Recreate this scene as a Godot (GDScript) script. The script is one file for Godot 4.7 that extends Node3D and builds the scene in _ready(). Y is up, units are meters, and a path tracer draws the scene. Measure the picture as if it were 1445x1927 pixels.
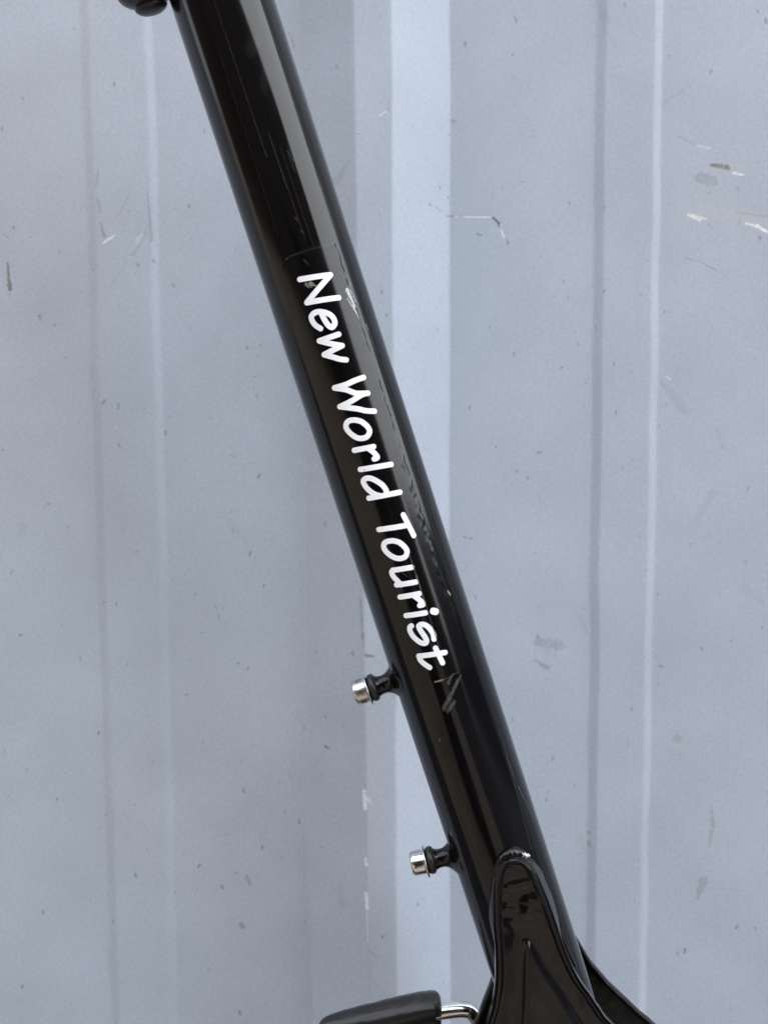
extends Node3D
# A black bicycle frame tube with white lettering in front of a painted ribbed steel wall.
# Metres; y up; the flats of the wall lie at z = 0, the tube's axis at z = 0.123.

const TOP := Vector3(-0.05941159, 0.75159453, 0.123)      # a point on the tube's axis near the top of the view
const DOWN := Vector3(0.30188747, -0.95334357, 0.0)       # along the tube
const ACROSS := Vector3(0.95334357, 0.30188747, 0.0)      # across the tube, towards the front of the bicycle
const R := 0.0191                                         # tube radius
const WALL_TEX := 0.8                                     # metres covered by the wall's texture

var rng := RandomNumberGenerator.new()
var M := {}
var wobble := noise(99, 1.0, 2)      # the slight unevenness of drawn and painted tube

# ---------------------------------------------------------------- helpers

func noise(seed_: int, freq: float, octaves := 3) -> FastNoiseLite:
	var n := FastNoiseLite.new()
	n.seed = seed_
	n.noise_type = FastNoiseLite.TYPE_SIMPLEX_SMOOTH
	n.frequency = freq
	n.fractal_octaves = octaves
	return n

func lin(r: float, g: float, b: float) -> Color:
	return Color(r, g, b).linear_to_srgb()

func on_tube(a: float, s: float, lift := 0.0) -> Vector3:   # a along the tube, s round it from its outer face, metres
	var t := s / R
	lift += 0.00003 * wobble.get_noise_2d(a * 14.0, s * 95.0 + 9.0)
	return TOP + DOWN * a + ACROSS * (sin(t) * (R + lift)) + Vector3(0, 0, cos(t) * (R + lift))

# A sheet of points (rows of equal length) as a smooth surface; closed = the columns run round.
func sheet(rows: Array, uv: Array = [], closed := false, flip := false) -> ArrayMesh:
	var nr := rows.size()
	var nc: int = rows[0].size()
	var v := PackedVector3Array()
	var nn := PackedVector3Array()
	var tu := PackedVector2Array()
	var ix := PackedInt32Array()
	var m := nc - 1
	for i in nr:
		for j in nc:
			var jp := j + 1
			var jm := j - 1
			if closed:
				if jp > m: jp = 1
				if jm < 0: jm = m - 1
			else:
				jp = mini(jp, m)
				jm = maxi(jm, 0)
			var du: Vector3 = rows[mini(i + 1, nr - 1)][j] - rows[maxi(i - 1, 0)][j]
			var dv: Vector3 = rows[i][jp] - rows[i][jm]
			var n := du.cross(dv)
			if n.length_squared() < 1e-24:
				var i2 := i + 1 if i == 0 else i - 1
				if i2 >= 0 and i2 < nr:
					dv = rows[i2][jp] - rows[i2][jm]
					n = du.cross(dv)
			n = n.normalized()
			v.append(rows[i][j])
			nn.append(-n if flip else n)
			tu.append(uv[i][j] if uv else Vector2(float(j) / m, float(i) / maxf(nr - 1, 1)))
	for i in nr - 1:
		for j in m:
			var a := i * nc + j
			var b := a + nc
			if flip:
				ix.append_array([a, b, a + 1, a + 1, b, b + 1])
			else:
				ix.append_array([a, a + 1, b, a + 1, b + 1, b])
	var arr := []
	arr.resize(Mesh.ARRAY_MAX)
	arr[Mesh.ARRAY_VERTEX] = v
	arr[Mesh.ARRAY_NORMAL] = nn
	arr[Mesh.ARRAY_TEX_UV] = tu
	arr[Mesh.ARRAY_INDEX] = ix
	var me := ArrayMesh.new()
	me.add_surface_from_arrays(Mesh.PRIMITIVE_TRIANGLES, arr)
	return me

func put(called: String, mesh: Mesh, mat: Material, parent: Node3D = self) -> MeshInstance3D:
	var o := MeshInstance3D.new()
	o.name = called
	o.mesh = mesh
	o.material_override = mat
	parent.add_child(o, true)
	return o

# A turned shape: profile of [distance along the axis, radius, knurl depth].
func lathe(at: Vector3, axis: Vector3, profile: Array, segs := 48) -> ArrayMesh:
	var w := axis.normalized()
	var u := w.cross(Vector3(0.123, 0.321, 0.94)).normalized()
	var x := u.cross(w)
	var rows := []
	for p in profile:
		var row := []
		for k in segs + 1:
			var t := TAU * k / segs
			var r: float = p[1]
			if p.size() > 2 and k % 2 == 1:
				r -= p[2]
			row.append(at + w * p[0] + (u * cos(t) + x * sin(t)) * r)
		rows.append(row)
	return sheet(rows, [], true, true)

# Points through a list, rounded.
func smooth_path(p: Array, steps: int) -> Array:
	var out := []
	for i in p.size() - 1:
		var p0 = p[maxi(i - 1, 0)]
		var p3 = p[mini(i + 2, p.size() - 1)]
		for k in steps:
			out.append(p[i].cubic_interpolate(p[i + 1], p0, p3, float(k) / steps))
	out.append(p[-1])
	return out

func tube_along(path: Array, radius: Callable, segs := 32) -> ArrayMesh:
	var rows := []
	for i in path.size():
		var dir: Vector3 = (path[mini(i + 1, path.size() - 1)] - path[maxi(i - 1, 0)]).normalized()
		var u := dir.cross(Vector3(0, 0, 1)).normalized()
		var x := u.cross(dir)
		var row := []
		for k in segs + 1:
			var t := TAU * k / segs
			row.append(path[i] + (u * cos(t) + x * sin(t)) * radius.call(i, t))
		rows.append(row)
	return sheet(rows, [], true, true)

# One soft-edged stroke laid into an RGB picture held as bytes; pixels, width tapering from w0 to w1.
func dab(px: PackedByteArray, w: int, h: int, x0: float, y0: float, x1: float, y1: float, w0: float, w1: float, c: Color, alpha: float, rag: FastNoiseLite, soft := 1.0) -> void:
	var r := maxf(w0, w1) + soft + 1.0
	var d := Vector2(x1 - x0, y1 - y0)
	var l2 := maxf(d.length_squared(), 1e-6)
	for y in range(int(minf(y0, y1) - r), int(maxf(y0, y1) + r) + 1):
		if y < 0 or y >= h:
			continue
		for x in range(int(minf(x0, x1) - r), int(maxf(x0, x1) + r) + 1):
			var q := Vector2(x - x0, y - y0)
			var t := clampf(q.dot(d) / l2, 0, 1)
			var dist := (q - d * t).length()
			var e := clampf((lerpf(w0, w1, t) * (1.0 + 0.45 * rag.get_noise_2d(x * 1.3, y * 1.3)) - dist) / soft + 0.5, 0, 1)
			if e <= 0.0:
				continue
			e *= alpha * clampf(0.85 + 0.4 * rag.get_noise_2d(x * 0.7 + 400.0, y * 0.7), 0, 1)
			var o := (y * w + posmod(x, w)) * 3
			px[o] = int(lerpf(px[o], c.r8, e))
			px[o + 1] = int(lerpf(px[o + 1], c.g8, e))
			px[o + 2] = int(lerpf(px[o + 2], c.b8, e))

func picture(px: PackedByteArray, w: int, h: int) -> ImageTexture:
	var im := Image.create_from_data(w, h, false, Image.FORMAT_RGB8, px)
	im.generate_mipmaps()
	return ImageTexture.create_from_image(im)

func noise_bytes(seed_: int, freq: float, size: int, full_w: int, full_h: int, octaves := 4) -> PackedByteArray:
	var im := noise(seed_, freq, octaves).get_seamless_image(size, size, false, false, 0.1, true)
	im.resize(full_w, full_h, Image.INTERPOLATE_CUBIC)
	im.convert(Image.FORMAT_L8)
	return im.get_data()

# ---------------------------------------------------------------- materials

func wall_texture() -> ImageTexture:
	var n := 2048
	var cloudy := noise_bytes(11, 0.012, 256, n, n)
	var blotch := noise_bytes(12, 0.03, 512, n, n, 3)
	var fine := noise_bytes(16, 0.30, 1024, n, n, 2)
	var tint := noise_bytes(15, 0.008, 256, n, n, 2)
	var streak_im := noise(13, 0.02, 3).get_seamless_image(512, 512, false, false, 0.1, true)
	streak_im.resize(n, 64, Image.INTERPOLATE_CUBIC)
	streak_im.resize(n, n, Image.INTERPOLATE_CUBIC)
	streak_im.convert(Image.FORMAT_L8)
	var streak := streak_im.get_data()
	var px := PackedByteArray()
	px.resize(n * n * 3)
	var base := lin(0.41, 0.457, 0.53)
	var br := base.r * 255.0
	var bg := base.g * 255.0
	var bb := base.b * 255.0
	var o := 0
	var grain := 12345
	for i in n * n:
		grain = (grain * 1103515245 + 12345) & 0x7fffffff
		var v := 1.0 + (cloudy[i] - 128) * 0.00013 + (blotch[i] - 128) * 0.00012 + (streak[i] - 128) * 0.00014 + ((grain >> 16) & 15) * 0.004 - 0.03 + (fine[i] - 128) * 0.0002
		var w := (tint[i] - 128) * 0.00007
		px[o] = mini(255, int(br * (v + w)))
		px[o + 1] = mini(255, int(bg * v))
		px[o + 2] = mini(255, int(bb * (v - w * 0.5)))
		o += 3
	var rag := noise(21, 0.16, 2)
	var s := n / WALL_TEX
	# small specks of dirt, mostly short and upright
	for k in 2600:
		var x := rng.randf() * n
		var y := rng.randf() * n
		var big := pow(rng.randf(), 4.5)
		var l := 0.6 + big * 4.5
		var tilt := rng.randfn(0, 0.35)
		if rng.randf() < 0.12: tilt += PI / 2
		var g := rng.randf_range(0.20, 0.36)
		dab(px, n, n, x, y, x + sin(tilt) * l, y + cos(tilt) * l, 0.45 + big * 1.6, 0.4 + big, Color(g, g * 1.02, g * 1.06), rng.randf_range(0.10, 0.42), rag)
	# pale rubbed spots and hair scratches
	for k in 70:
		var x := rng.randf() * n
		var y := rng.randf() * n
		var l := rng.randf_range(4, 46)
		var tilt := rng.randfn(PI / 2, 0.5) if rng.randf() < 0.7 else rng.randf() * PI
		var pale := rng.randf() < 0.75
		dab(px, n, n, x, y, x + sin(tilt) * l, y + cos(tilt) * l, 0.55, 0.3, Color(0.86, 0.89, 0.93) if pale else Color(0.42, 0.44, 0.48), rng.randf_range(0.08, 0.32), rag)
	for k in 60:   # faint smears
		var x := rng.randf() * n
		var y := rng.randf() * n
		dab(px, n, n, x, y, x + rng.randfn(0, 14), y + rng.randf_range(4, 36), rng.randf_range(2, 7), rng.randf_range(1, 5), Color(0.8, 0.83, 0.88) if rng.randf() < 0.5 else Color(0.52, 0.54, 0.6), rng.randf_range(0.06, 0.16), rag, 5.0)
	# the marks that can be told apart: wall millimetres x0, y0, x1, y1, widths, grey, alpha, softness
	var dark := Color(0.33, 0.34, 0.37)
	var mid := Color(0.50, 0.51, 0.54)
	var pale := Color(0.93, 0.93, 0.92)
	var olive := Color(0.38, 0.37, 0.31)
	var white := Color(0.95, 0.96, 0.98)
	var marks := [
		[157, 712, 164, 710, 2.6, 2.2, mid, 0.75, 1.0], [163, 718, 171, 716.5, 0.9, 1.3, olive, 0.7, 1.0], [166, 715.8, 175, 714, 1.4, 0.8, Color(0.72, 0.72, 0.7), 0.8, 1.5], [174, 714, 179, 713, 0.7, 0.4, pale, 0.9, 1.0],
		[152, 694, 158, 691, 0.7, 0.5, pale, 0.95, 1.0], [154, 693.6, 161, 691.8, 0.8, 0.4, pale, 1.0, 1.0], [150, 696.5, 158, 695, 2.6, 2.4, Color(0.74, 0.71, 0.71), 0.7, 3.0], [158, 697, 192, 690, 3.4, 4.4, Color(0.75, 0.73, 0.73), 0.75, 4.0],
		[176, 695, 200, 691.5, 0.5, 1.0, Color(0.52, 0.49, 0.49), 0.55, 1.0], [181, 689.5, 186, 688, 0.6, 0.6, pale, 0.9, 1.0], [186, 688.4, 191, 685.5, 0.9, 0.6, white, 0.95, 1.0], [190, 686, 200, 682, 0.8, 0.5, pale, 0.7, 1.0],
		[32, 694, 36, 694, 0.5, 0.4, dark, 0.8, 0.8], [36, 693.8, 55, 693.4, 0.35, 0.35, pale, 0.8, 0.8], [38, 694, 40, 693.9, 0.5, 0.4, dark, 0.6, 0.8], [55, 693.3, 58, 690.5, 0.6, 0.5, olive, 0.9, 0.8], [57.5, 690.6, 58, 688.8, 0.5, 0.4, olive, 0.8, 0.8], [59, 687, 61.6, 681.5, 0.4, 0.4, white, 0.85, 0.8], [61.2, 682.8, 62.4, 680.8, 0.5, 0.7, dark, 0.9, 0.8],
		[47, 685.4, 49.2, 684.6, 0.5, 0.5, dark, 0.85, 0.8], [23, 698.5, 24, 697.8, 0.6, 0.5, dark, 0.7, 0.8], [26, 697.5, 29, 696, 0.3, 0.4, dark, 0.7, 0.8],
		[79, 478.4, 90, 476.8, 2.3, 2.6, Color(0.50, 0.52, 0.56), 0.7, 1.0], [88, 478, 87.4, 470, 0.5, 0.2, mid, 0.7, 1.0], [77, 469, 84, 465, 0.7, 1.0, Color(0.47, 0.48, 0.47), 0.7, 1.0], [80, 466.5, 84.4, 463.9, 1.0, 0.8, mid, 0.65, 1.0],
		[73, 483, 75.5, 470, 2.4, 2.0, Color(0.76, 0.79, 0.82), 0.28, 3.0], [100, 492, 104, 484, 1.2, 0.8, Color(0.52, 0.54, 0.58), 0.4, 2.0],
		[170, 390, 171, 380, 0.25, 1.3, mid, 0.85, 0.8], [170.3, 377, 169.4, 368, 1.2, 0.3, mid, 0.75, 0.8], [166.4, 349.5, 163.8, 340.5, 2.6, 0.8, mid, 0.85, 0.9], [163.6, 340.5, 157, 337.5, 0.6, 0.3, mid, 0.25, 1.5], [166, 346, 186, 345, 0.3, 0.5, mid, 0.25, 1.5],
		[151, 427, 152, 426.6, 2.1, 2.1, Color(0.47, 0.50, 0.51), 0.65, 1.2], [105.6, 377, 106, 376.4, 0.9, 0.9, dark, 0.6, 1.0], [106.2, 371.4, 106.5, 370, 1.0, 0.9, Color(0.36, 0.40, 0.30), 0.75, 1.2], [102, 372, 104, 369, 2.5, 2.0, Color(0.55, 0.58, 0.52), 0.25, 3.0],
		[140, 611, 152, 597, 1.0, 2.6, Color(0.56, 0.58, 0.63), 0.55, 1.5], [142.6, 614, 144, 613, 0.6, 0.6, pale, 0.6, 1.0], [168, 588, 172, 578, 0.7, 1.4, mid, 0.3, 1.6],
		[-187, 673, -186.5, 660, 0.4, 1.1, olive, 0.75, 1.0], [-189, 687, -186, 685, 0.3, 0.4, dark, 0.5, 0.8], [-77, 327.5, -76.6, 326.6, 1.5, 1.3, Color(0.33, 0.37, 0.34), 0.85, 1.0], [-73.6, 353.6, -72, 349.4, 1.2, 0.6, Color(0.36, 0.37, 0.39), 0.75, 1.0],
		[-140, 718, -141, 710, 0.4, 0.8, mid, 0.8, 1.0], [-140.5, 703, -139.6, 697, 0.7, 0.4, mid, 0.8, 1.0], [-139.6, 692, -138, 685, 0.6, 0.9, dark, 0.6, 1.0], [-138.5, 682, -133, 685.5, 0.6, 0.5, pale, 0.75, 1.0], [-131, 695, -124, 707, 0.3, 0.3, mid, 0.6, 1.0], [-124, 676, -119, 683, 0.9, 0.3, mid, 0.5, 1.0],
		[-116, 707, -114.6, 683, 0.3, 0.9, mid, 0.8, 1.0], [-119, 685, -115, 692, 0.7, 0.3, mid, 0.5, 1.0], [-122, 683, -119, 686, 1.0, 0.6, pale, 0.4, 1.5], [-135, 661, -127, 673, 0.5, 0.3, mid, 0.45, 1.2],
		[146, 732, 155, 727.6, 0.4, 0.5, mid, 0.8, 0.9], [155, 727.6, 162, 726, 0.3, 0.4, pale, 0.6, 0.9], [150, 673, 156, 671, 0.4, 0.4, mid, 0.7, 0.9], [158, 671, 166.5, 666.5, 0.3, 0.5, mid, 0.8, 0.9],
		[-12, 506, -10.8, 482, 0.3, 0.35, dark, 0.55, 0.8], [-12.4, 506, -11.5, 492, 1.4, 0.8, mid, 0.35, 2.0], [-11, 489, -11, 487, 0.9, 0.9, dark, 0.6, 1.0], [-9.4, 478, -5.6, 477.6, 0.8, 0.5, Color(0.30, 0.30, 0.26), 0.95, 0.8],
		[-11, 408.5, -10.8, 400, 1.0, 1.1, white, 1.0, 1.0], [-9, 405, -7.8, 403, 1.0, 0.6, white, 0.5, 1.2], [-10.6, 374, -10.3, 371, 0.6, 1.0, white, 0.85, 1.0], [-10.4, 355.5, -10.1, 348, 0.9, 1.0, white, 0.95, 1.0], [-10.2, 346, -10, 330, 0.4, 0.3, white, 0.55, 1.0], [-9, 326, -5, 322, 0.4, 0.5, mid, 0.7, 1.0], [-9, 312, 4, 296, 0.3, 0.4, mid, 0.4, 1.0],
		[3, 744, 3.6, 738, 0.3, 0.4, mid, 0.6, 0.9], [2, 738, -1, 736, 0.4, 0.3, pale, 0.8, 0.9], [-45, 783, -42.4, 776, 0.2, 0.7, mid, 0.8, 1.0], [-22, 708, -16, 716, 1.8, 0.5, Color(0.55, 0.55, 0.58), 0.55, 1.0],
		[116, 775, 113, 760, 3.0, 2.0, Color(0.60, 0.64, 0.74), 0.3, 4.0], [118, 757, 138, 748, 4.0, 2.0, Color(0.60, 0.64, 0.74), 0.28, 4.0], [139, 748, 151, 756, 1.0, 0.6, mid, 0.3, 2.0],
		[4, 700, 6, 560, 2.2, 1.6, Color(0.60, 0.62, 0.66), 0.12, 4.0],
	]
	for m in marks:
		dab(px, n, n, (m[0] * 0.001 + 0.4) * s, (0.93 - m[1] * 0.001) * s, (m[2] * 0.001 + 0.4) * s, (0.93 - m[3] * 0.001) * s, m[4] * 0.001 * s, m[5] * 0.001 * s, m[6], m[7] * (0.85 if m[6] == pale or m[6] == white or m[6] == olive else 0.44), rag, m[8])
	return picture(px, n, n)

func scratched(seed_: int, n: int) -> ImageTexture:      # roughness of handled gloss paint (red channel)
	var px := PackedByteArray()
	px.resize(n * n * 3)
	var dirt := noise_bytes(seed_, 0.03, 256, n, n)
	for i in n * n:
		var v := clampi(26 + int(maxf(0, dirt[i] - 120) * 0.16), 0, 255)
		px[i * 3] = v
		px[i * 3 + 1] = v
		px[i * 3 + 2] = v
	var rag := noise(seed_ + 1, 0.2, 2)
	for k in 260:
		var x := rng.randf() * n
		var y := rng.randf() * n
		var l := rng.randf_range(10, 120)
		var tilt := rng.randfn(0, 0.22)
		dab(px, n, n, x, y, x + sin(tilt) * l * 0.3, y + cos(tilt) * l, 0.5, 0.5, Color(0.42, 0.42, 0.42), rng.randf_range(0.2, 0.7), rag)
	return picture(px, n, n)

func tube_texture() -> ImageTexture:                     # u round the tube, v along it from a = -0.07 to 0.45
	var w := 1024
	var h := 2048
	var px := PackedByteArray()
	px.resize(w * h * 3)
	var c := lin(0.0022, 0.0022, 0.0028)
	for i in w * h:
		px[i * 3] = c.r8
		px[i * 3 + 1] = c.g8
		px[i * 3 + 2] = c.b8
	var rag := noise(31, 0.22, 2)
	var sx := w / (TAU * R)
	var sy := h / 0.52
	for k in 420:
		var x := rng.randf() * w
		var y := rng.randf() * h
		var g := rng.randf_range(0.22, 0.42)
		if rng.randf() < 0.5:
			dab(px, w, h, x, y, x + rng.randfn(0, 2), y + rng.randf_range(0, 3), 0.7, 0.6, Color(g, g, g * 0.97), rng.randf_range(0.3, 0.8), rag)
		else:
			dab(px, w, h, x, y, x + rng.randfn(0, 6), y + rng.randf_range(10, 160), 0.45, 0.35, Color(g, g * 0.95, g * 0.9), rng.randf_range(0.1, 0.35), rag)
	var silver := Color(0.78, 0.78, 0.78)
	var beige := Color(0.66, 0.61, 0.52)
	var grey := Color(0.33, 0.33, 0.33)
	var rust := Color(0.36, 0.24, 0.19)
	var marks := [   # a0, s0, a1, s1 in millimetres, widths, colour, alpha
		[117, 12.4, 124, 13.4, 1.3, 0.6, silver, 0.95], [116.5, 13.6, 121.5, 14.4, 0.5, 0.4, silver, 0.8], [114.3, 14.2, 115.6, 14.4, 0.6, 0.5, Color(0.5, 0.5, 0.5), 0.8], [120, 11.2, 126.5, 13.6, 0.4, 0.5, silver, 0.7], [123, 12.8, 128, 13.9, 0.6, 0.2, silver, 0.7], [131, 16, 133, 16.1, 0.35, 0.5, silver, 0.8], [133, 16.2, 143, 17, 0.4, 0.3, grey, 0.8],
		[237, 13.2, 239.4, 14.4, 0.5, 0.7, beige, 1.0], [255.4, 9.4, 256.2, 10.6, 0.4, 0.6, beige, 0.9],
		[280.4, -3.0, 272, 5.4, 1.1, 0.9, grey, 0.9], [272, 5.4, 270, 8, 0.8, 0.15, grey, 0.9], [281.9, -1.9, 278.9, 2.2, 0.9, 0.7, grey, 0.85], [271.3, 1.8, 268.1, 5.2, 0.9, 0.2, grey, 0.9], [269.3, -3.1, 269.4, 0.2, 0.3, 0.4, beige, 0.9], [269.4, 0.5, 268.6, 7, 0.2, 0.25, grey, 0.8],
		[54, 1.6, 75, 1.9, 0.22, 0.3, grey, 0.8], [75, 2.1, 95, 2.3, 0.2, 0.15, rust, 0.9], [60, 4.2, 98, 4.6, 0.15, 0.2, rust, 0.7], [-5, -2.4, 62, -1.8, 0.2, 0.3, grey, 0.7], [20, -6.5, 90, -7, 0.15, 0.25, grey, 0.5], [62, 6.2, 66, 7.4, 0.35, 0.3, grey, 0.7], [64, 6.0, 70, 6.6, 0.3, 0.3, Color(0.22, 0.25, 0.24), 0.9], [86, 1.2, 87.5, 2.0, 0.5, 0.4, grey, 0.6], [91, 1.6, 92, 2.6, 0.5, 0.4, grey, 0.5],
		[219, 2.9, 228, 3.0, 0.3, 0.5, Color(0.42, 0.38, 0.34), 0.9], [228, 3.0, 240, 2.9, 0.6, 0.3, Color(0.48, 0.44, 0.40), 0.9], [240, 2.9, 257, 2.8, 0.3, 0.3, Color(0.36, 0.33, 0.31), 0.9],
		[271, 19, 300, 17.8, 0.15, 0.25, grey, 0.7], [300, 17.8, 347, 13.9, 0.25, 0.2, grey, 0.8],
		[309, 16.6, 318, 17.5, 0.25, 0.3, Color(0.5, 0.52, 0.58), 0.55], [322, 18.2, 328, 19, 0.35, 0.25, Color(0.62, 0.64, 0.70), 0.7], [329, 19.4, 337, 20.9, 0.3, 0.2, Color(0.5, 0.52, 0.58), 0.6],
		[292, -8.6, 293, -8.5, 0.4, 0.3, beige, 0.8], [225, -1.6, 227.5, -0.2, 0.2, 0.2, grey, 0.9], [144, -10.2, 145, -10.2, 0.35, 0.35, beige, 0.6], [110, 20.5, 120, 20.9, 0.3, 0.2, grey, 0.4], [350, 12, 400, 15, 0.3, 0.4, grey, 0.5],
		[104.5, -12.9, 101.0, -10.6, 0.15, 0.15, grey, 0.5], [101.0, -10.6, 98.6, -5.0, 0.15, 0.15, grey, 0.6], [98.6, -5.0, 98.3, 14.0, 0.15, 0.15, grey, 0.55], [130, -12.4, 104.5, -12.9, 0.1, 0.15, grey, 0.45],
		[2, 22.4, 2.4, 27, 0.2, 0.2, grey, 0.8], [20, 10, 24, 4, 2.4, 3.0, Color(0.15, 0.16, 0.18), 0.5], [30, 9, 38, 5, 2.0, 2.6, Color(0.14, 0.15, 0.17), 0.5],  # broad last pair: scuffed reflection haze, painted in as grey
	]
	for m in marks:
		dab(px, w, h, w * 0.5 + m[1] * 0.001 * sx, (m[0] * 0.001 + 0.07) * sy, w * 0.5 + m[3] * 0.001 * sx, (m[2] * 0.001 + 0.07) * sy, m[4] * 0.001 * sy, m[5] * 0.001 * sy, m[6], m[7], rag, 0.9)
	return picture(px, w, h)

# The letters as round-ended strokes on the unrolled tube: along, across, along, across ... in millimetres.
const WRITING := [
	# N
	[[108.1,-4.2, 109.9,7.4], [109.9,7.4, 117.0,-4.4], [117.0,-4.4, 118.8,7.7]],
	# e
	[[123.0,-0.4, 125.8,0.1, 127.7,0.8, 128.6,1.8, 127.8,3.0, 126.4,3.4, 124.3,2.8, 122.7,1.1, 121.7,-0.9, 121.5,-2.8, 122.4,-4.4, 124.0,-4.6, 126.0,-3.9, 127.7,-2.5]],
	# w
	[[131.8,3.3, 131.9,-4.4], [131.9,-4.4, 134.3,-0.5, 136.2,3.2], [136.2,3.2, 137.3,-4.3], [137.3,-4.3, 139.4,-1.1, 140.7,0.8, 141.7,3.0]],
	# W
	[[149.9,7.3, 150.0,3.8, 150.4,0.2, 150.3,-4.5], [150.3,-4.5, 152.3,-0.5, 154.7,2.7, 156.0,7.0], [156.0,7.0, 155.9,4.5, 157.0,-0.2, 157.6,-4.8], [157.6,-4.8, 160.4,1.3, 162.1,4.2, 163.2,7.3]],
	# o
	[[164.1,-0.8, 165.5,1.3, 168.0,2.9, 170.0,3.0, 171.4,1.6, 171.5,-0.4, 170.6,-2.3, 168.2,-4.2, 165.9,-5.0, 164.4,-4.4, 163.7,-2.9, 164.1,-0.8]],
	# r
	[[174.9,-4.7, 175.8,2.7], [175.8,0.6, 177.8,2.0, 179.8,2.8, 180.3,2.4, 180.3,1.5]],
	# l
	[[182.5,-4.8, 184.3,7.1]],
	# d
	[[193.9,-5.1, 195.4,7.0], [194.3,1.8, 193.1,2.1, 190.9,1.5, 188.8,-0.0, 187.0,-1.9, 186.4,-3.7, 187.0,-5.1, 188.6,-5.1, 190.7,-4.3, 192.9,-2.7, 194.2,-0.9]],
	# T
	[[206.5,-5.2, 208.3,5.8], [204.0,5.5, 212.8,6.9]],
	# o
	[[212.1,-1.5, 213.5,0.7, 216.2,2.3, 218.0,2.4, 219.4,1.2, 219.5,-0.8, 218.6,-2.7, 216.4,-4.7, 214.0,-5.6, 212.3,-5.0, 211.8,-3.6, 212.1,-1.5]],
	# u
	[[224.1,2.3, 223.2,-3.8, 223.1,-5.0, 223.9,-5.7, 225.6,-5.5, 227.6,-4.5, 229.3,-3.7], [228.9,-5.4, 230.0,2.1]],
	# r
	[[233.8,-5.6, 234.7,2.0], [234.7,-0.4, 236.6,1.0, 238.6,2.1, 239.2,1.8, 239.1,0.7]],
	# i
	[[241.4,-5.6, 242.5,1.9], [242.9,5.0, 243.4,5.8]],
	# s
	[[253.3,1.9, 251.3,2.2, 248.9,1.6, 247.2,0.6, 246.3,-0.9, 246.7,-2.1, 248.4,-2.0, 250.9,-1.3, 252.7,-1.0, 253.7,-1.5, 253.5,-2.8, 252.0,-4.3, 249.9,-5.5, 247.6,-6.0, 246.2,-5.6, 245.8,-4.8]],
	# t
	[[259.7,4.4, 259.1,1.4, 258.0,-5.8], [258.0,-5.8, 259.7,-5.7, 261.5,-4.7, 263.4,-3.1], [256.8,1.4, 263.2,2.2]],
]
const DECAL_A := Vector2(0.0985, 0.2685)     # the sticker's reach along the tube
const DECAL_S := Vector2(-0.0125, 0.0145)    # and round it

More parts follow.
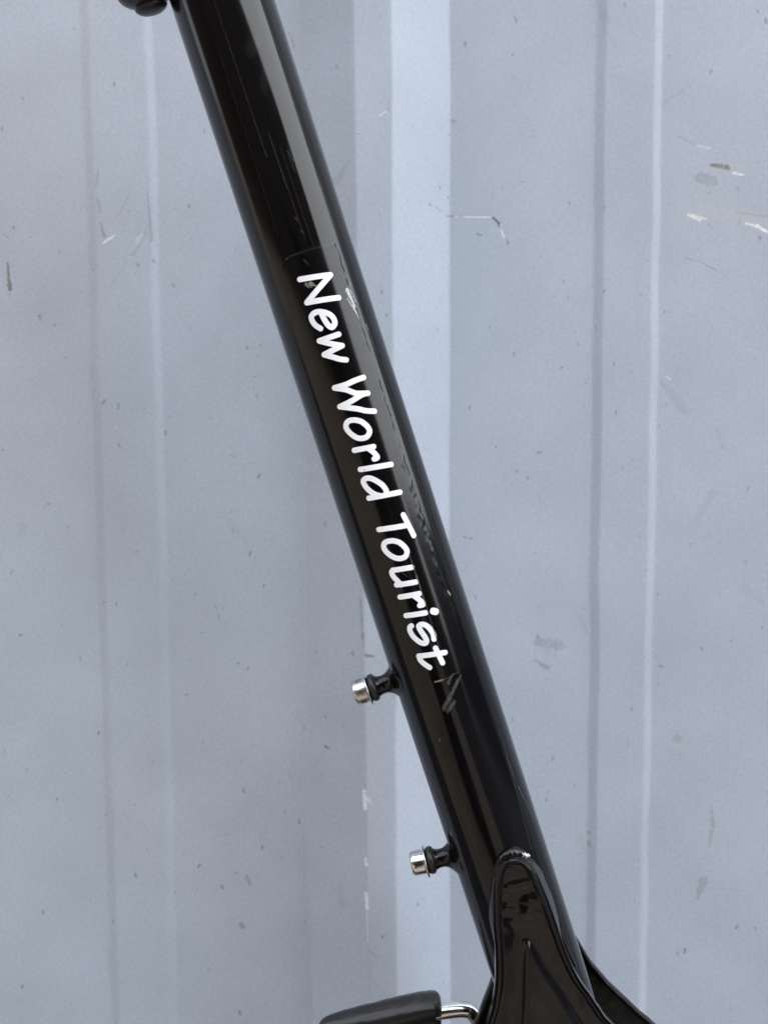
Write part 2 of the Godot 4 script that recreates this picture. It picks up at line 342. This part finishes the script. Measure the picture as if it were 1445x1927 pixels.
func decal_texture() -> ImageTexture:
	var w := 384
	var h := 2048
	var ink := PackedFloat32Array()
	ink.resize(w * h)
	var sx := w / (DECAL_S.y - DECAL_S.x)
	var sy := h / (DECAL_A.y - DECAL_A.x)
	var pen := 1.06
	for li in WRITING.size():
		for stroke in WRITING[li]:
			var p := []
			for k in stroke.size() / 2:
				p.append(Vector2(stroke[k * 2], stroke[k * 2 + 1]))
			if p.size() > 2:
				p = smooth_path(p, 6)
			var r := pen * (1.28 if li == 12 and p[0].y > 4 else 1.0)
			for i in p.size() - 1:
				var a: Vector2 = p[i]
				var d: Vector2 = p[i + 1] - a
				var l2 := maxf(d.length_squared(), 1e-6)
				for y in range(int((minf(a.x, a.x + d.x) - r - 0.3 - DECAL_A.x * 1000) * 0.001 * sy), int((maxf(a.x, a.x + d.x) + r + 0.3 - DECAL_A.x * 1000) * 0.001 * sy) + 1):
					for x in range(int((minf(a.y, a.y + d.y) - r - 0.3 - DECAL_S.x * 1000) * 0.001 * sx), int((maxf(a.y, a.y + d.y) + r + 0.3 - DECAL_S.x * 1000) * 0.001 * sx) + 1):
						if x < 0 or y < 0 or x >= w or y >= h:
							continue
						var q := Vector2((y + 0.5) / sy, (x + 0.5) / sx) * 1000.0 + Vector2(DECAL_A.x, DECAL_S.x) * 1000.0 - a
						var t := clampf(q.dot(d) / l2, 0, 1)
						var e := clampf((r - (q - d * t).length()) / 0.14 + 0.5, 0, 1)
						ink[y * w + x] = maxf(ink[y * w + x], e)
	var black := lin(0.0022, 0.0022, 0.0028)
	var white := lin(0.92, 0.94, 0.97)
	var px := PackedByteArray()
	px.resize(w * h * 3)
	for i in w * h:
		var c := black.lerp(white, ink[i])
		px[i * 3] = c.r8
		px[i * 3 + 1] = c.g8
		px[i * 3 + 2] = c.b8
	var rag := noise(33, 0.2, 2)
	var marks := [[117, 12.2, 123.5, 13.2, 1.0, 0.5, Color(0.80, 0.80, 0.80), 0.95], [120, 11.0, 126, 13.0, 0.35, 0.4, Color(0.75, 0.75, 0.76), 0.8], [123, 12.4, 128, 13.3, 0.5, 0.2, Color(0.7, 0.7, 0.72), 0.8], [115.4, 13.4, 119, 13.9, 0.4, 0.4, Color(0.55, 0.55, 0.56), 0.7],
		[99.0, -6.0, 98.9, 13.0, 0.14, 0.12, Color(0.30, 0.30, 0.29), 0.5], [110.6, -2.4, 111.6, -1.0, 1.0, 0.9, Color(0.40, 0.38, 0.33), 0.95], [110.8, -0.8, 112.2, 0.8, 0.9, 0.3, Color(0.62, 0.60, 0.54), 0.9], [110.2, -2.6, 112, -2.0, 0.2, 0.2, Color(0.66, 0.64, 0.58), 0.9], [183, -3.4, 183.2, -3.3, 0.25, 0.25, Color(0.6, 0.7, 0.66), 0.8],
		[219, 2.9, 228, 3.0, 0.2, 0.35, Color(0.42, 0.38, 0.34), 0.8], [228, 3.0, 240, 2.9, 0.4, 0.25, Color(0.48, 0.44, 0.40), 0.8], [240, 2.9, 257, 2.8, 0.2, 0.25, Color(0.36, 0.33, 0.31), 0.8], [102, -0.4, 104, 0.6, 0.4, 0.2, Color(0.4, 0.4, 0.4), 0.5], [225, -1.8, 227, -0.4, 0.15, 0.15, Color(0.4, 0.4, 0.38), 0.8]]
	for m in marks:
		dab(px, w, h, (m[1] * 0.001 - DECAL_S.x) * sx, (m[0] * 0.001 - DECAL_A.x) * sy, (m[3] * 0.001 - DECAL_S.x) * sx, (m[2] * 0.001 - DECAL_A.x) * sy, m[4] * 0.001 * sy, m[5] * 0.001 * sy, m[6], m[7], rag)
	return picture(px, w, h)

func gloss(c: Color, rough := 0.1) -> StandardMaterial3D:
	var m := StandardMaterial3D.new()
	m.albedo_color = c
	m.roughness = rough
	m.metallic_specular = 0.44
	m.clearcoat_enabled = true
	m.clearcoat = 0.03
	m.clearcoat_roughness = 0.04
	return m

func materials() -> void:
	var w := StandardMaterial3D.new()
	w.albedo_texture = wall_texture()
	w.roughness = 0.5
	w.metallic_specular = 0.45
	w.heightmap_enabled = false
	M.wall = w
	var rough := scratched(41, 1024)
	var t := gloss(Color.WHITE)
	t.albedo_texture = tube_texture()
	t.roughness = 1.0
	t.roughness_texture = rough
	M.tube = t
	var d := gloss(Color.WHITE, 0.16)
	d.albedo_texture = decal_texture()
	d.clearcoat = 0.03
	M.decal = d
	var p := gloss(lin(0.0025, 0.0025, 0.003))
	p.roughness = 1.0
	p.roughness_texture = rough
	M.paint = p
	var dusty := gloss(lin(0.007, 0.0068, 0.0066), 0.32)
	dusty.clearcoat_enabled = false
	dusty.metallic_specular = 0.32
	M.dusty = dusty
	var c := StandardMaterial3D.new()
	c.albedo_color = Color(0.87, 0.87, 0.87)
	c.metallic = 1.0
	c.roughness = 0.13
	M.chrome = c
	var z := StandardMaterial3D.new()
	z.albedo_color = Color(0.82, 0.815, 0.81)
	z.metallic = 1.0
	z.roughness = 0.26
	M.zinc = z
	var r := StandardMaterial3D.new()
	r.albedo_color = lin(0.014, 0.014, 0.015)
	r.roughness = 0.42
	M.rubber = r
	var k := StandardMaterial3D.new()
	k.albedo_color = lin(0.013, 0.0122, 0.013)
	k.roughness = 0.36
	M.plastic = k
	var sa := gloss(lin(0.02, 0.02, 0.022), 0.28)
	M.satin = sa
	var g := StandardMaterial3D.new()
	var gt := NoiseTexture2D.new()
	gt.width = 512
	gt.height = 512
	gt.seamless = true
	gt.noise = noise(51, 0.02, 5)
	var ramp := Gradient.new()
	ramp.set_color(0, lin(0.20, 0.158, 0.12))
	ramp.set_color(1, lin(0.60, 0.48, 0.37))
	gt.color_ramp = ramp
	g.albedo_texture = gt
	g.uv1_triplanar = true
	g.uv1_world_triplanar = true
	g.uv1_scale = Vector3(0.7, 0.7, 0.7)
	g.roughness = 0.95
	M.ground = g
	var asp := StandardMaterial3D.new()
	asp.albedo_color = lin(0.05, 0.05, 0.052)
	asp.roughness = 0.9
	M.asphalt = asp  # plain dark grey, shared by the added ground sheets and the far wall

# ---------------------------------------------------------------- the wall

# Depth of the ribbed sheet at x: a tall rib, then two low stiffeners, every 0.375 m.
func wall_depth(x: float, y: float) -> float:
	var u := fposmod(x + 0.1, 0.375) - 0.1
	var lean := clampf((0.62 - y) * 0.012, -0.004, 0.004)
	var z := 0.0
	if u < 0.09:
		z = 0.026 * (clampf((u + 0.0400) / (0.0285 + lean), 0, 1) if u < -0.003 else clampf((0.0333 - u) / 0.0280, 0, 1))
	for c in [[-0.1465, -0.1420, -0.1150, -0.1112], [0.1056, 0.1100, 0.1340, 0.1379], [0.2285, 0.2330, 0.2600, 0.2638]]:
		if u > c[0] and u < c[3]:
			z = 0.0018 * clampf(minf((u - c[0]) / (c[1] - c[0]), (c[3] - u) / (c[3] - c[2])), 0, 1)
	return z

func build_wall() -> void:
	var xs := []
	var wave := noise(61, 6.0, 2)
	var shift := noise(62, 9.0, 2)
	var dents := noise(63, 22.0, 2)
	var breaks := [-0.0400, -0.0115, 0.0053, 0.0333, 0.1056, 0.1100, 0.1340, 0.1379, 0.2285, 0.2330, 0.2600, 0.2638]
	for k in range(-6, 7):
		for i in breaks.size():
			var b: float = breaks[i] + k * 0.375
			if b < -2.2 or b > 2.2: continue
			for o in [-0.0026, -0.0013, -0.0006, 0.0, 0.0006, 0.0013, 0.0026]:
				xs.append(b + o)
			var next: float = (breaks[i + 1] if i < breaks.size() - 1 else breaks[0] + 0.375) + k * 0.375
			var gap := next - b
			var n := int(gap / 0.009)
			for j in range(1, n):
				var x := b + gap * j / n
				if x - b > 0.003 and next - x > 0.003:
					xs.append(x)
	xs.sort()
	var ys := []
	var y := 2.6
	while y > 0.001:
		ys.append(y)
		y -= 0.007 if y < 0.95 and y > 0.18 else 0.04
	ys.append(0.0)
	var rows := []
	var uvs := []
	for yy in ys:
		var row := []
		var uv := []
		for x in xs:
			var sx: float = x + shift.get_noise_2d(floorf((x + 3.0) / 0.06) * 5.0, yy) * 0.0009
			var z := 0.0
			for o in [-0.0007, -0.00035, 0.0, 0.00035, 0.0007]:
				z += wall_depth(sx + o, yy) * 0.2
			z += wave.get_noise_2d(x, yy * 0.7) * 0.0009 + dents.get_noise_2d(x, yy) * 0.00008
			row.append(Vector3(x, yy, z))
			uv.append(Vector2((x + 0.4) / WALL_TEX, (0.93 - yy) / WALL_TEX))
		rows.append(row)
		uvs.append(uv)
	var o := put("ribbed_wall", sheet(rows, uvs), M.wall)
	o.set_meta("label", "pale blue-grey painted steel wall with upright ribs and scuffs behind the bicycle")
	o.set_meta("category", "wall")

# The dark timber wall across the passage, which the gloss paint mirrors.
func build_opposite() -> void:
	var side := Node3D.new()
	side.name = "timber_wall"
	side.position = Vector3(0, 0, 4.4)
	add_child(side)
	side.set_meta("label", "dark brown board wall across the passage, mirrored in the tube")
	side.set_meta("category", "wall")
	var m := StandardMaterial3D.new()
	m.albedo_color = lin(0.085, 0.062, 0.045)
	m.roughness = 0.8
	var plank := BoxMesh.new()
	plank.size = Vector3(0.188, 3.8, 0.05)
	for k in range(-28, 19):
		if k == 5 or k == 6: continue
		var b := put("plank", plank, m, side)
		b.position = Vector3(k * 0.2, 1.9, 0.02 * (posmod(k * 7, 3) - 1) * 0.3)
	# its return across the near end of the passage, and the low wall far down the open end
	var low := BoxMesh.new()
	low.size = Vector3(0.05, 2.0, 0.188)
	for k in 18:
		var b := put("plank", low, m, side)
		b.position = Vector3(-5.4, 1.0, -0.1 - k * 0.2)
	var far := Node3D.new()
	far.name = "boundary_wall"
	far.position = Vector3(9.5, 0, 3.0)
	add_child(far)
	far.set_meta("label", "low dark wall at the open end of the passage, beyond the added dark ground")
	far.set_meta("category", "wall")
	var stone := BoxMesh.new()
	stone.size = Vector3(0.3, 2.3, 12.0)
	put("wall_body", stone, M.asphalt, far).position = Vector3(0, 1.15, 0)
	var coping := BoxMesh.new()
	coping.size = Vector3(0.4, 0.08, 12.1)
	put("coping", coping, M.asphalt, far).position = Vector3(0, 2.34, 0)
	var back := BoxMesh.new()
	back.size = Vector3(9.6, 3.8, 0.08)
	var bk := put("backing", back, M.rubber, side)
	bk.position = Vector3(-1.0, 1.9, 0.12)

# An added dark block, standing in for the viewer's own reflection in the tube.
func build_viewer_stand_in() -> void:
	var st := BoxMesh.new()
	st.size = Vector3(0.30, 0.72, 0.26)
	var cap := BoxMesh.new()
	cap.size = Vector3(0.34, 0.04, 0.30)
	var p := put("viewer_stand_in", st, M.rubber)
	p.position = Vector3(-0.12, 0.36, 1.0)
	var c := put("cap", cap, M.rubber, p)
	c.position = Vector3(0, 0.38, 0)
	p.set_meta("label", "low dark block added behind the viewer, standing in for the viewer mirrored in the tube")
	p.set_meta("category", "post")

# ---------------------------------------------------------------- the bicycle

# Bottle boss with its bolt. a along the tube, skew tips the axis a little.
func bottle_boss(bike: Node3D, a: float, skew: float, knurl: float) -> void:
	var axis := (-ACROSS + DOWN * skew).normalized()
	var at := TOP + DOWN * a
	var boss := put("bottle_boss", lathe(at, axis, [[0.0140, 0.0125], [0.0160, 0.0108], [0.0175, 0.0088], [0.0188, 0.0069], [0.0198, 0.0056], [0.0209, 0.0046], [0.0222, 0.0039], [0.0238, 0.0037], [0.0252, 0.0039], [0.0258, 0.0042], [0.0264, 0.0044], [0.0266, 0.0040]]), M.paint, bike)
	var ring := []
	for k in 13:
		var t := PI * k / 12
		ring.append([0.0279 - cos(t) * 0.0017, 0.0036 + pow(sin(t), 0.7) * 0.0020])
	put("rubber_ring", lathe(at, axis, ring), M.rubber, boss)
	put("washer", lathe(at - DOWN * 0.0007, axis + DOWN * 0.03, [[0.0295, 0.003], [0.0295, 0.0061], [0.0297, 0.0065], [0.0301, 0.0065], [0.0303, 0.0061], [0.0303, 0.003]], 64), M.zinc, boss)
	put("bolt", lathe(at, axis, [[0.0300, 0.0020], [0.0302, 0.0047], [0.0307, 0.0050, 0], [0.0314, 0.0050, 0], [0.0316, 0.0050, knurl], [0.0340, 0.0050, knurl], [0.0342, 0.0050, 0], [0.0350, 0.0049], [0.0357, 0.0046], [0.0361, 0.0041], [0.0362, 0.0034], [0.0362, 0.0024], [0.0354, 0.0022], [0.0335, 0.0021], [0.0335, 0.0001]], 60), M.zinc if knurl > 0.0 else M.chrome, boss)

func edge_at(table: Array, y: float, col: int) -> float:      # rows [x left, y left, x right, y right] in mm, downward
	for i in table.size() - 1:
		var y0: float = table[i][1]
		var y1: float = table[i + 1][1]
		if y <= y0 and y >= y1:
			var t := (y0 - y) / maxf(y0 - y1, 1e-6)
			var p0: float = table[maxi(i - 1, 0)][col]
			var p3: float = table[mini(i + 2, table.size() - 1)][col]
			return cubic_interpolate(table[i][col], table[i + 1][col], p0, p3, t) if i > 3 else lerpf(table[i][col], table[i + 1][col], t)
	return table[-1][col]

const FRONT := [[49.0, 424.4, 50.0, 424.4], [46.0, 423.4, 52.8, 423.3], [44.6, 422.1, 54.7, 422.0], [43.4, 419.5, 57.2, 419.4], [42.5, 415.2, 59.3, 415.1], [42.2, 406.6, 62.7, 406.5], [42.4, 395.8, 66.5, 395.6], [43.0, 385.0, 70.3, 384.8], [43.1, 374.0, 75.4, 373.8], [41.9, 363.1, 82.5, 362.8], [40.2, 357.1, 86.7, 356.8], [38.3, 349.9, 94.6, 349.5], [34.8, 338.8, 105.3, 338.3], [29.5, 323.2, 120.3, 322.6]]
const WEDGE := [[54.0, 392.3, 54.7, 392.3], [53.7, 378.6, 62.0, 378.6], [53.6, 367.6, 69.2, 367.6], [53.0, 357.1, 75.0, 357.1], [51.7, 323.1, 95.0, 323.1]]
const REAR := [[60.5, 377.7, 74.3, 377.6], [52.5, 368.6, 82.7, 368.4], [50.2, 365.8, 84.4, 365.5], [47.6, 358.0, 88.9, 357.7], [45.6, 350.5, 95.0, 350.2], [42.1, 340.3, 104.9, 339.9], [38.2, 330.1, 115.8, 329.5], [32.8, 314.6, 132.1, 313.9]]

# The pressed lug in front of the tube: raised lip round its edge, hollow face, a wedge-shaped swelling lower down.
func front_lug(bike: Node3D) -> void:
	var bump := noise(71, 90.0, 1)
	var rows := []
	var ys := []
	var y := 424.35
	while y > 323.2:
		ys.append(y)
		y -= 0.25 if y > 420 else (0.6 if y > 412 else 1.1)
	for yy in ys:
		var xl := edge_at(FRONT, yy, 0)
		var xr := edge_at(FRONT, yy, 2)
		var wl := edge_at(WEDGE, yy, 0) if yy < 392.3 else 54.3
		var wr := edge_at(WEDGE, yy, 2) if yy < 392.3 else 54.3
		var row := []
		var low := smoothstep(404.0, 385.0, yy)
		var out := [[lerpf(2.6, 0.5, low), lerpf(9.0, 5.0, low)], [lerpf(1.7, 0.45, low), lerpf(6.0, 3.6, low)], [lerpf(0.9, 0.35, low), lerpf(3.6, 2.4, low)], [lerpf(0.4, 0.2, low), lerpf(2.0, 1.5, low)]]
		for k in out.size():
			var f := 1.0 if yy < 415 else clampf((424.6 - yy) / 9.6, 0.05, 1)
			row.append(Vector3(xl - out[k][0] * f, yy + out[k][0] * (1 - f) * 1.0, 145.6 - out[k][1]))
		for j in 61:
			var q := j / 60.0
			q = q * 0.6 + 0.4 * (0.5 - 0.5 * cos(PI * q))
			var x := lerpf(xl, xr, q)
			var e := minf(x - xl, xr - x)
			e = minf(e, (424.4 - yy) * 0.95)
			var z := 145.6 - 1.6 * pow(maxf(0, 1.0 - e / 0.9), 2)
			z -= 0.085 * (xr - xl) * 0.5 * pow(2.0 * (x - xl) / maxf(xr - xl, 0.1) - 1.0, 2) * smoothstep(424.0, 412.0, yy)
			var hollow := smoothstep(1.3, 3.2, e)
			z -= hollow * (1.5 + 0.6 * bump.get_noise_2d(x * 0.0007, yy * 0.0016) * smoothstep(392.0, 402.0, yy) + 0.18 * bump.get_noise_2d(x * 0.0012 + 4.0, yy * 0.0005))
			if yy < 392.3:
				var inside := minf(x - wl, wr - x)
				z += 1.9 * smoothstep(-1.0, 2.0, inside) * smoothstep(392.3, 388.0, yy)
				z -= 0.4 * smoothstep(1.6, 0.0, absf(x - wl + 1.0)) * smoothstep(391.0, 380.0, yy)
			row.append(Vector3(x, yy, z))
		for k in out.size():
			var i := out.size() - 1 - k
			var f := 1.0 if yy < 415 else clampf((424.6 - yy) / 9.6, 0.05, 1)
			row.append(Vector3(xr + out[i][0] * f, yy + out[i][0] * (1 - f), 145.6 - out[i][1]))
		for k in row.size():
			row[k] *= 0.001
		rows.append(row)
	var o := put("front_lug", sheet(rows), M.paint, bike)
	# the weld that joins its upper edge to the tube
	var path := []
	for q in [[42.0, 404.0], [42.1, 411.0], [42.9, 417.0], [44.2, 421.2], [46.4, 423.9], [49.6, 425.0], [52.8, 424.2], [55.2, 422.2], [57.9, 418.6], [60.2, 413.6], [62.8, 407.0], [66.4, 397.0], [70.4, 386.0], [75.2, 375.0]]:
		var b: float = (Vector3(q[0] * 0.001, q[1] * 0.001, 0) - TOP).dot(ACROSS)
		path.append(Vector3(q[0] * 0.001, q[1] * 0.001, 0.123 + sqrt(maxf(R * R - b * b, 1e-6)) + 0.0003))
	path = smooth_path(path, 14)
	var n := path.size()
	put("weld", tube_along(path, func(i, t): return (0.0010 + 0.0015 * exp(-pow((i - n * 0.38) / (n * 0.13), 2))) * (1.0 + 0.10 * bump.get_noise_2d(i * 0.004, 0.0) + 0.02 * sin(i * 0.9)) * (1.0 if i > 0 and i < n - 1 else 0.05), 20), M.paint, o)
	var chip := []
	for k in 9:
		var row := []
		for j in 7:
			var u := (j / 6.0 - 0.5) * (0.0030 + 0.0008 * sin(k * 2.3))
			var v := (k / 8.0 - 0.5) * 0.0016
			row.append(Vector3(0.0545 + u * 0.9 + v * 0.3, 0.4248 + v - u * 0.35, 0.1437 + 0.0002 * sin(k * 1.7 + j * 2.1) - u * 0.15 - absf(v) * 0.4))
		chip.append(row)
	put("paint_chip", sheet(chip), M.zinc, o)

func rear_lug(bike: Node3D) -> void:
	var bump := noise(72, 90.0, 3)
	var rows := []
	var y := 377.5
	while y > 314.7:
		var xl := edge_at(REAR, y, 0)
		var xr := edge_at(REAR, y, 2)
		var row := [Vector3(xl + 0.6, y, 95.0), Vector3(xl + 0.1, y, 96.5)]
		for j in 41:
			var q := j / 40.0
			q = q * 0.5 + 0.5 * (0.5 - 0.5 * cos(PI * q))
			var x := lerpf(xl, xr, q)
			var e := minf(x - xl, xr - x)
			var z := 101.4 - 1.3 * pow(maxf(0, 1.0 - e / 0.7), 2) - 2.6 * smoothstep(1.1, 2.6, e) + 0.4 * bump.get_noise_2d(x * 0.002, y * 0.002)
			row.append(Vector3(x, y, z))
		row.append(Vector3(xr - 0.1, y, 96.5))
		row.append(Vector3(xr - 0.6, y, 95.0))
		for k in row.size():
			row[k] *= 0.001
		rows.append(row)
		y -= 0.9
	put("rear_lug", sheet(rows), M.dusty, bike)

func release_lever(bike: Node3D) -> void:
	var rod := []
	for q in [[0.0150, 0.3280], [0.0217, 0.3287], [0.0289, 0.3296], [0.0341, 0.3299], [0.0374, 0.3288], [0.0403, 0.3250], [0.0437, 0.3184], [0.0475, 0.3100]]:
		rod.append(Vector3(q[0], q[1], 0.088))
	rod = smooth_path(rod, 8)
	var lever := put("release_lever", tube_along(rod, func(_i, _t): return 0.0036, 32), M.chrome, bike)
	var bump := noise(73, 260.0, 3)
	# the grip: x, y of its spine, half its height, half its depth
	var spine := [[-0.0312, 0.3216, 0.0008, 0.001], [-0.0290, 0.3216, 0.0042, 0.004], [-0.0213, 0.3209, 0.0080, 0.0066], [-0.0022, 0.3236, 0.0102, 0.0082], [0.0120, 0.3273, 0.0098, 0.0086], [0.0190, 0.3288, 0.0092, 0.0084], [0.0216, 0.3290, 0.0090, 0.0080], [0.0232, 0.3288, 0.0080, 0.0068], [0.0240, 0.3284, 0.0060, 0.005], [0.0243, 0.3282, 0.0001, 0.0001]]
	var sect := [[1.0, 0.0], [0.97, 0.35], [0.86, 0.68], [0.66, 0.92], [0.42, 1.0], [0.20, 0.94], [0.08, 0.72], [-0.08, 0.46], [-0.35, 0.36], [-0.7, 0.36], [-0.95, 0.3], [-1.0, 0.0], [-0.95, -0.4], [-0.6, -0.8], [0.0, -0.95], [0.55, -0.85], [0.86, -0.5], [1.0, 0.0]]
	var rows := []
	for i in spine.size() - 1:
		for k in 8:
			var t := k / 8.0
			var q := []
			for c in 4:
				q.append(cubic_interpolate(spine[i][c], spine[i + 1][c], spine[maxi(i - 1, 0)][c], spine[mini(i + 2, spine.size() - 1)][c], t))
			var row := []
			for j in sect.size() - 1:
				for m in 3:
					var v := lerpf(sect[j][0], sect[j + 1][0], m / 3.0)
					var z := lerpf(sect[j][1], sect[j + 1][1], m / 3.0)
					var p := Vector3(q[0], q[1] + v * q[2], 0.088 + z * q[3])
					row.append(p + Vector3(0, 1, 0.6) * bump.get_noise_3dv(p) * 0.00025)
			row.append(row[0])
			rows.append(row)
	put("grip", sheet(rows, [], true), M.plastic, lever)

func build_bicycle() -> void:
	var bike := Node3D.new()
	bike.name = "bicycle"
	add_child(bike)
	bike.set_meta("label", "glossy black bicycle frame, slanting tube lettered in white, before the grey wall")
	bike.set_meta("category", "bicycle")
	# the tube
	var rows := []
	var uvs := []
	for i in 105:
		var a := -0.07 + 0.52 * i / 104.0
		var row := []
		var uv := []
		for k in 129:
			var t := TAU * k / 128.0 - PI
			row.append(on_tube(a, t * R))
			uv.append(Vector2(k / 128.0, i / 104.0))
		rows.append(row)
		uvs.append(uv)
	var tube := put("frame_tube", sheet(rows, uvs, true), M.tube, bike)
	# the sticker: a film with a slightly lifted, crinkled right edge
	rows = []
	uvs = []
	var rag := noise(81, 160.0, 3)
	for i in 241:
		var a := lerpf(DECAL_A.x, DECAL_A.y, i / 240.0)
		var row := []
		var uv := []
		var c := 0.006
		var d := clampf(a - DECAL_A.x, 0, c)
		var s0 := DECAL_S.x + 0.0022 + c - sqrt(c * c - (c - d) * (c - d))
		var d1 := clampf(DECAL_A.y - a, 0, 0.003)
		s0 += 0.003 - sqrt(0.009e-3 - (0.003 - d1) * (0.003 - d1))
		var s1 := DECAL_S.y - 0.0008 + 0.0008 * rag.get_noise_2d(a * 1.6, 0.3)
		var ends := minf(1.0, minf(i, 240 - i) / 1.0)
		for k in 45:
			var q := k / 44.0
			var s := lerpf(s0, s1, q)
			var e := minf(s - s0, s1 - s)
			var lift := 0.00007 * smoothstep(0.0, 0.0014, e) * ends * smoothstep(240.0, 215.0, i)
			if k == 0 or k == 44 or ends == 0.0:
				lift = -0.000004
			lift += ends * smoothstep(240.0, 190.0, i) * 0.00008 * exp(-pow((s1 - s - 0.0011) / 0.0009, 2)) * (0.9 + 1.3 * rag.get_noise_2d(a * 0.8, s)) * (1.0 if k < 44 else 0.0)
			row.append(on_tube(a, s, lift))
			uv.append(Vector2((s - DECAL_S.x) / (DECAL_S.y - DECAL_S.x), i / 240.0))
		rows.append(row)
		uvs.append(uv)
	put("lettered_sticker", sheet(rows, uvs), M.decal, tube)
	# the clamp at the top: band round the tube and the ear with its rounded end
	var clamp_band := put("seat_clamp", lathe(TOP, DOWN, [[-0.055, R + 0.0002], [-0.055, R + 0.003], [-0.020, R + 0.003], [-0.0185, R + 0.0022], [-0.0178, R + 0.0002]], 96), M.paint, bike)
	var ear := TOP + DOWN * 0.0 + Vector3(0, 0, 0.004)
	ear = Vector3(-0.0860, 0.7485, 0.125)
	put("clamp_ear", lathe(ear, Vector3(-0.28, 1.0, 0.10), [[0.0, 0.0001], [0.0001, 0.0020], [0.0006, 0.0040], [0.0014, 0.0054], [0.0023, 0.0062], [0.0028, 0.0063], [0.0031, 0.0057], [0.0035, 0.0056], [0.0038, 0.0066], [0.0048, 0.0086], [0.0062, 0.0102], [0.0078, 0.0112], [0.0082, 0.0106], [0.0087, 0.0112], [0.016, 0.0116], [0.03, 0.0116]], 64), M.satin, clamp_band)
	bottle_boss(bike, 0.2688, 0.0, 0.0004)
	bottle_boss(bike, 0.3475, -0.10, 0.0)
	front_lug(bike)
	rear_lug(bike)
	# the barrel that both lugs run down to, below the picture
	put("pivot_barrel", lathe(Vector3(0.075, 0.270, 0.123), Vector3(0, 0, 1), [[-0.031, 0.0001], [-0.031, 0.042], [-0.029, 0.046], [0.022, 0.046], [0.024, 0.044], [0.024, 0.0001]], 64), M.paint, bike)
	release_lever(bike)

# ---------------------------------------------------------------- the scene

func overcast() -> ImageTexture:      # an even bright cloud cover, a little brighter overhead, mottled by the cloud
	var w := 512
	var h := 256
	var im := Image.create(w, h, false, Image.FORMAT_RGBF)
	var n := noise(91, 1.6, 4)
	for y in h:
		var el := (0.5 - (y + 0.5) / h) * PI
		for x in w:
			var az := TAU * x / w
			var d := Vector3(cos(az) * cos(el), sin(el), sin(az) * cos(el))
			var l := 0.86 + 0.22 * maxf(0, d.y)
			if d.y > 0.0:
				l += 0.10 * n.get_noise_3dv(d / (d.y + 0.35))
			im.set_pixel(x, y, Color(0.95, 0.985, 1.05) * l)
	return ImageTexture.create_from_image(im)

func _ready() -> void:
	rng.seed = 7
	var cam := Camera3D.new()
	cam.name = "camera"
	cam.fov = rad_to_deg(2.0 * atan(0.466))
	cam.near = 0.02
	cam.far = 200.0
	cam.position = Vector3(0, 0.60, 0.558)
	cam.basis = Basis(Vector3(1, 0, 0), -0.096) * Basis(Vector3(0, 0, 1), -0.007)
	add_child(cam)
	var env := Environment.new()
	env.background_mode = Environment.BG_SKY
	var sky := Sky.new()
	var sm := PanoramaSkyMaterial.new()
	sm.panorama = overcast()
	sm.energy_multiplier = 0.74
	sky.sky_material = sm
	env.sky = sky
	env.tonemap_mode = Environment.TONE_MAPPER_LINEAR
	env.tonemap_exposure = 3.22
	env.sdfgi_enabled = true
	env.ssao_enabled = true
	env.ssil_enabled = true
	var we := WorldEnvironment.new()
	we.name = "world_environment"
	we.environment = env
	add_child(we)
	var sun := DirectionalLight3D.new()
	sun.name = "sun"
	sun.light_energy = 0.45
	sun.light_color = Color(0.98, 0.99, 1.0)
	sun.light_angular_distance = 88.0
	sun.shadow_enabled = true
	sun.basis = Basis.looking_at(-Vector3(0.78, 0.36, 0.50).normalized())
	add_child(sun)

	materials()
	var ground := PlaneMesh.new()
	ground.size = Vector2(120, 120)
	var gr := put("ground", ground, M.ground)
	gr.set_meta("kind", "structure")
	gr.set_meta("label", "pale brown bare ground in front of the wall")
	var dark_sheet := PlaneMesh.new()  # unseen sheet, added to darken what the tube's right half mirrors
	dark_sheet.size = Vector2(40, 120)
	var ro := put("added_dark_ground", dark_sheet, M.asphalt)
	ro.position = Vector3(20.5, 0.004, 0)
	ro.set_meta("kind", "structure")
	ro.set_meta("label", "dark sheet on the bare ground, added out of view to darken the tube reflections")
	var strip := PlaneMesh.new()  # added out of view, for the black band mirrored along the tube's left side
	strip.size = Vector2(6, 0.30)
	var dr := put("added_dark_strip", strip, M.asphalt)
	dr.position = Vector3(0, 0.008, 0.185)
	dr.set_meta("kind", "structure")
	dr.set_meta("label", "narrow dark strip along the foot of the ribbed wall, added for the tube reflections")
	build_wall()
	build_opposite()
	build_viewer_stand_in()
	build_bicycle()
